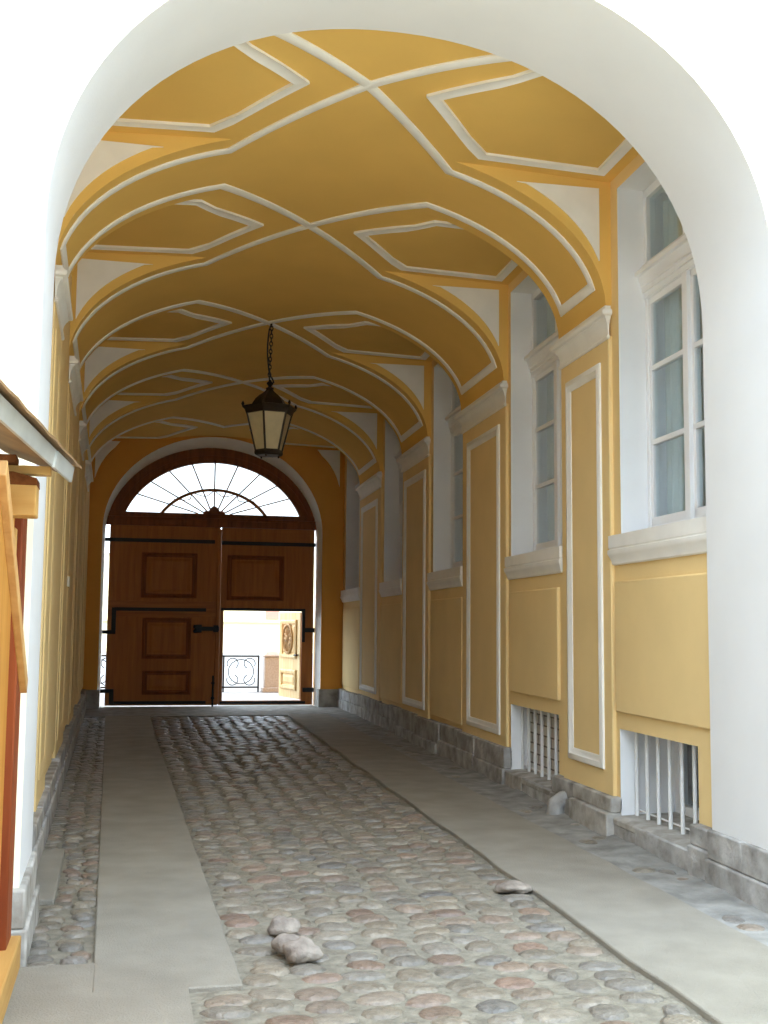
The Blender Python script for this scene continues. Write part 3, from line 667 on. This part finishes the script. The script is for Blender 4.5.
# ================================================================== LANTERN
lu, lv = 1.618, 14.305; lp = W(lu, lv, 0); lx = lp.x
ln = empty('hanging_lantern', (lx, lv, 3.74)); tag(ln, 'six-sided dark metal lantern hanging on a chain under the vault', 'lantern')
H = lambda r, z, rot=pi/6: [(lx+r*cos(rot+k*pi/3), lv+r*sin(rot+k*pi/3), z) for k in range(6)]
ROT = .15
Hx = lambda r, z: H(r, z, ROT)
RB, RTp, ZB, ZT_ = .168, .29, 3.80, 4.28
mb = MB(False)
for k in range(6):
    a = Hx(RB, ZB)[k]; b = Hx(RTp, ZT_)[k]; mb.tube([a, b], .0135, 6)
mb.build('frame', M['lampiron'], ln)
for k in range(6):
    a, b = Hx(RB-.006, ZB)[k], Hx(RB-.006, ZB)[(k+1) % 6]; c, d = Hx(RTp-.006, ZT_)[(k+1) % 6], Hx(RTp-.006, ZT_)[k]
    mb = MB(False); mb.poly([a, b, c, d]); q = mb.build('pane', M['lampglass'], ln, smooth=False); sol = q.modifiers.new('thick', 'SOLIDIFY'); sol.thickness = .005
    if k == 0: q['label'] = 'frosted cream glass'
mb = MB(False); mb.loft([Hx(r, z) for r, z in ((.0, 3.745), (.165, 3.745), (.185, 3.765), (.185, 3.795), (.172, 3.815), (.0, 3.815))], True, False); base = mb.build('base_ring', M['lampiron'], ln)
for k in range(3):
    p = Hx(.13, 3.75)[2*k]; mb = MB(False); mb.lathe((p[0], p[1], 3.746), [(0, -.03), (.012, -.02), (.01, 0)], 8); mb.build('foot_knob', M['lampiron'], base)
mb = MB(False); mb.loft([Hx(r, z) for r, z in ((.27, 4.265), (.305, 4.27), (.32, 4.315), (.355, 4.345), (.355, 4.36), (.28, 4.375), (.20, 4.38))], True, False); rim = mb.build('rim', M['lampiron'], ln)
for k in range(6):
    p = Hx(.345, 4.36)[k]; mb = MB(False); mb.lathe((p[0], p[1], 4.355), [(.012, 0), (.012, .012), (.02, .022), (.016, .04), (.003, .065)], 8); mb.build('spike', M['lampiron'], rim)
mb = MB(False); mb.loft([Hx(r, z) for r, z in ((.235, 4.374), (.22, 4.41), (.185, 4.465), (.13, 4.515), (.075, 4.555), (.05, 4.58), (.045, 4.60), (0, 4.60))], True, False); rf = mb.build('roof', M['lampiron'], ln, ang=25)
mb = MB(False); mb.lathe((lx, lv, 4.595), [(.05, 0), (.05, .012), (.025, .025), (.02, .04), (.042, .065), (.042, .08), (.02, .10), (.012, .12), (0, .12)], 14); mb.build('finial', M['lampiron'], rf)
mb = MB(False)
ztop = arch(lu-UC)+.0; z = 4.70; k = 0; ch = []
while z < ztop-.02:
    pts = []; fx = .008*sin(z*5)
    for j in range(10):
        t = 2*pi*j/10; w_, h_ = .018*cos(t), .034*sin(t)
        pts.append((lx+fx+(w_ if k % 2 else 0), lv+(0 if k % 2 else w_), z+.03+h_))
    mb.tube(pts, .007, 6, loop=True); z += .05; k += 1
mb.build('chain', M['lampiron'], ln)
mb = MB(False); mb.tube([(lx+.012, lv-.02, ztop-.005)]+[(lx-.012+.03*sin((ztop-z)*4.6)*(-1), lv-.03, z) for z in usamp(ztop-.1, 4.78, 14)]+[(lx+.03, lv-.02, 4.72), (lx+.045, lv-.02, 4.68), (lx+.02, lv-.02, 4.66)], .010, 6); q = mb.build('cable', M['iron'], ln); q['label'] = 'thin black cable twisted with the chain'
mb = MB(False); mb.lathe((lx, lv, ztop), [(.03, .01), (.03, -.012), (.012, -.02), (.012, -.04), (0, -.04)], 10); mb.build('ceiling_hook', M['lampiron'], ln)

# ================================================================== LOOSE STONES
def rock(u, v, r, label, seed, name='loose_cobblestone', m='loose', zb=.0, rot=0):
    random.seed(seed); bm = bmesh.new(); bmesh.ops.create_icosphere(bm, subdivisions=3, radius=1)
    import mathutils
    for q in bm.verts:
        n = mathutils.noise.noise(q.co*1.1+Vector((seed*3.1, 0, 0)))*.42 + mathutils.noise.noise(q.co*2.7+Vector((0, seed, 0)))*.14
        q.co *= 1+n
        x, y = q.co.x*r[0], q.co.y*r[1]; q.co = Vector((x*cos(rot)-y*sin(rot), x*sin(rot)+y*cos(rot), max(q.co.z*r[2], -r[2]*.72)))
    zmin = min(q.co.z for q in bm.verts)
    for q in bm.verts: q.co.z -= zmin
    me = bpy.data.meshes.new(name); bm.to_mesh(me); bm.free(); me.materials.append(M[m])
    me.polygons.foreach_set('use_smooth', [True]*len(me.polygons))
    o = bpy.data.objects.new(name, me); C.objects.link(o); o.location = W(u, v, zb); tag(o, label, 'stone', 'loose stones lying on the cobbles' if name == 'loose_cobblestone' else None); return o
rock(.885, 5.70, (.085, .075, .062), 'pale rounded loose stone, frontmost of three lying on the cobbles', 1, zb=.0, rot=.3)
rock(.845, 5.86, (.085, .07, .05), 'grey loose stone half hidden behind the pale stone', 2, zb=.0, rot=.5)
rock(.865, 6.21, (.085, .07, .05), 'brownish loose stone at the back of the three', 3, zb=0, rot=-.1)
rock(2.42, 6.95, (.10, .09, .034), 'single pale stone against the edge of the right concrete strip', 5, zb=-.01)
# stub of stone at the plinth
mb = MB(); mb.tube([(WR-.02, 9.62, .14), (WR-.10, 9.62, .13), (WR-.16, 9.62, .10), (WR-.17, 9.62, .0)], [.07, .075, .075, .08], 12)
o = mb.build('drain_spout', M['stone'], loc=W(WR-.1, 9.62, 0)); tag(o, 'short stone drain stub at the plinth between the two grilles', 'spout')
# small plate on the left wall
mb = MB(); mb.box(-.597, -.57, 12.90, 13.10, 2.02, 2.13); o = mb.build('switch_box', M['bracket'], loc=W(-.597, 13, 2.02), bevel=.006); tag(o, 'small pale switch box on the left wall', 'switch box')

# ================================================================== SHED at the left
class SB(MB):
    def __init__(s): MB.__init__(s, False)
    def vert(s, p): return MB.vert(s, (p[0]+.05, p[1], p[2]))
sd = empty('wooden_shed', (-.9, 5.2, 0)); tag(sd, 'wooden shed with plywood side and metal eave at the left edge', 'shed')
mb = SB(); mb.box(-.60, -.572, 3.3, 5.66, .12, 2.2); q = mb.build('plywood_panel', M['ply'], sd); q['label'] = 'orange plywood side panel'
mb = SB(); mb.box(-.585, -.535, 5.56, 5.80, .1, 2.25); q = mb.build('corner_post', M['redpost'], sd, bevel=.008); q['label'] = 'red-brown corner post'
mb = SB(); mb.box(-.60, -.49, 3.0, 5.82, 0, .15); q = mb.build('base_timber', M['pinev'], sd, bevel=.008); q['label'] = 'pale yellow base timber'
mb = SB(); mb.box(-1.6, -.452, 5.18, 5.34, 2.072, 2.235); q = mb.build('cross_beam', M['pinex'], sd, bevel=.006); q['label'] = 'sawn pale cross beam'
mb = SB(); mb.loft([[(-1.6, v, 2.22+.01*sin(7*v)), (-.45, v, 2.205), (-.452, v, 2.236), (-.55, v, 2.262), (-.7, v, 2.262), (-1.6, v, 2.262)] for v in (5.175, 5.35)], True, True); mb.build('bark_edge', M['bark'], sd)
mb = SB()
A0, A1 = Vector((-.462, 5.25, 1.335)), Vector((-.462, 4.05, 2.13)); dd = (A1-A0).normalized(); pp = Vector((0, dd.z, -dd.y))*.034
mb.loft([[tuple(P-pp+Vector((e, 0, 0))), tuple(P+pp+Vector((e, 0, 0)))][::1]+[tuple(P+pp+Vector((e+.03, 0, 0))), tuple(P-pp+Vector((e+.03, 0, 0)))] for P, e in ((A0, -.03), (A1, -.03))], True, True)
q = mb.build('diagonal_brace', M['pine'], sd, bevel=.004); q['label'] = 'pale diagonal brace board'
mb = SB(); mb.box(-.572, -.545, 5.28, 5.42, 1.90, 2.03); mb.build('nailing_block', M['pinex'], sd, bevel=.004)
mb = SB(); mb.box(-1.2, -.40, 5.25, 5.33, 2.262, 2.30); mb.build('rafter_board', M['pinex'], sd, bevel=.004)
mb = SB(); mb.box(-1.2, -.54, 5.16, 5.30, 2.30, 2.335); mb.build('packing_board', M['bark'], sd, bevel=.004)
# eave: direction slightly off the passage axis
E1, E0 = Vector((-.272, 5.60, 2.36)), Vector((-.505, 3.0, 2.36))
rise = Vector((-1.0, 0, .42))
mb = MB(False); off_ = Vector((.036, 0, .004))
a, b = E0+off_, E1+off_+Vector((0, .12, 0)); K = 16
def sheetpt(P, t, k): return P+rise*t+Vector((0, 0, .004*sin(k*2.4)))
top = [[tuple(sheetpt(a.lerp(b, k/K), t, k)) for k in range(K+1)] for t in (0, .5, 1.4)]
bot = [[(x, y, z-.012) for x, y, z in r] for r in top]
mb.loft(top, False); mb.loft(bot, False); mb.loft([top[0], bot[0]], False); mb.loft([[r[-1] for r in top], [r[-1] for r in bot]], False)
rs = q = mb.build('roof_sheet', M['roofun'], sd, ang=60); q['label'] = 'weathered brown roof sheet'
for (s, e, dz, do) in ((0, .86, 0, 0), (.80, 1.0, -.006, .008)):
    p, q_ = E0.lerp(E1, s), E0.lerp(E1, e); mb = MB(False)
    mb.loft([[tuple(P+Vector((do, 0, dz+z))+Vector((x, 0, 0))) for x, z in ((-.012, -.010), (.0, -.010), (-.012, -.080), (-.024, -.080))] for P in (p, q_)], True, True)
    o = mb.build('eave_fascia', M['zinc'], rs, smooth=False); o['label'] = 'white sheet-metal eave strip'
mb = MB(False); mb.loft([[tuple(P+Vector((x, 0, z))) for x, z in ((-.02, -.07), (-.30, .03), (-.30, .05), (-.02, -.05))] for P in (E0, E1-Vector((0, .1, 0)))], True, True); mb.build('soffit_board', M['roofun'], rs)

# ================================================================== STREET beyond the wicket
rl = empty('railing', (3, 28.8, 0)); tag(rl, 'black scrollwork iron railing across the street beyond the wicket', 'railing')
mb = MB(False); mb.box(-4, 3.24, 28.78, 28.83, .86, .9); mb.build('top_rail', M['iron'], rl); mb = MB(False); mb.box(-4, 3.24, 28.78, 28.83, .10, .14); mb.build('bottom_rail', M['iron'], rl)
for k in range(7):
    x0 = 3.22-k*.86; mb = MB(False); mb.box(x0-.02, x0+.02, 28.78, 28.83, 0, .9); up_ = mb.build('upright', M['iron'], rl)
    for (cx, cz, r, a0, a1) in ((x0-.43, .5, .30, 0, 2*pi), (x0-.22, .70, .13, -.5, 4.2), (x0-.64, .70, .13, -1.0, 3.7), (x0-.22, .30, .13, 2, 6.7), (x0-.64, .30, .13, -3.6, 1.1)):
        mb = MB(False); mb.tube([(cx+r*cos(lerp(a0, a1, j/16))*1.05, 28.80, cz+r*sin(lerp(a0, a1, j/16))) for j in range(17)], .012, 6); mb.build('scroll', M['iron'], up_)
gp = empty('granite_pedestal', (3.54, 28.8, 0)); tag(gp, 'grey granite pedestal at the end of the railing', 'pedestal')
mb = MB(False)
for (h0, h1, r) in ((0, .12, .24), (.12, .86, .19)): mb.box(3.54-r, 3.54+r, 28.8-r, 28.8+r, h0, h1)
mb.build('shaft', M['granite'], gp, bevel=.015)
mb = MB(False); mb.loft([[(3.54+sx*r, 28.8+sy_*r, z) for sx, sy_ in ((-1, -1), (1, -1), (1, 1), (-1, 1))] for r, z in ((.2, .86), (.21, .90), (.12, 1.0))], True, True); mb.build('cap', M['granite'], gp)
bl = empty('distant_building', (6, 72, 0)); tag(bl, 'pale yellow building far across the street', 'building')
mb = MB(False); mb.box(-30, 40, 72, 80, 0, 2.05); mb.build('lower_wall', M['palewall'], bl)
mb = MB(False); mb.box(8.45, 9.25, 71.9, 72.2, 2.1, 3.4); q = mb.build('wall_patch', M['pinkwall'], bl); q['label'] = 'pinkish brown window opening'
mb = MB(False); mb.box(-30, 40, 71.6, 72.1, 1.9, 2.05); mb.build('string_course', M['palewall'], bl)
mb = MB(False); mb.box(-30, 40, 72.05, 80, 2.05, 6.0); mb.build('upper_wall', M['palewall'], bl)
mb = MB(False); mb.loft([[(x, 71.8, 6), (x, 76, 8), (x, 80.2, 6)] for x in (-30.3, 40.3)], True, True); mb.build('roof', M['zinc'], bl)
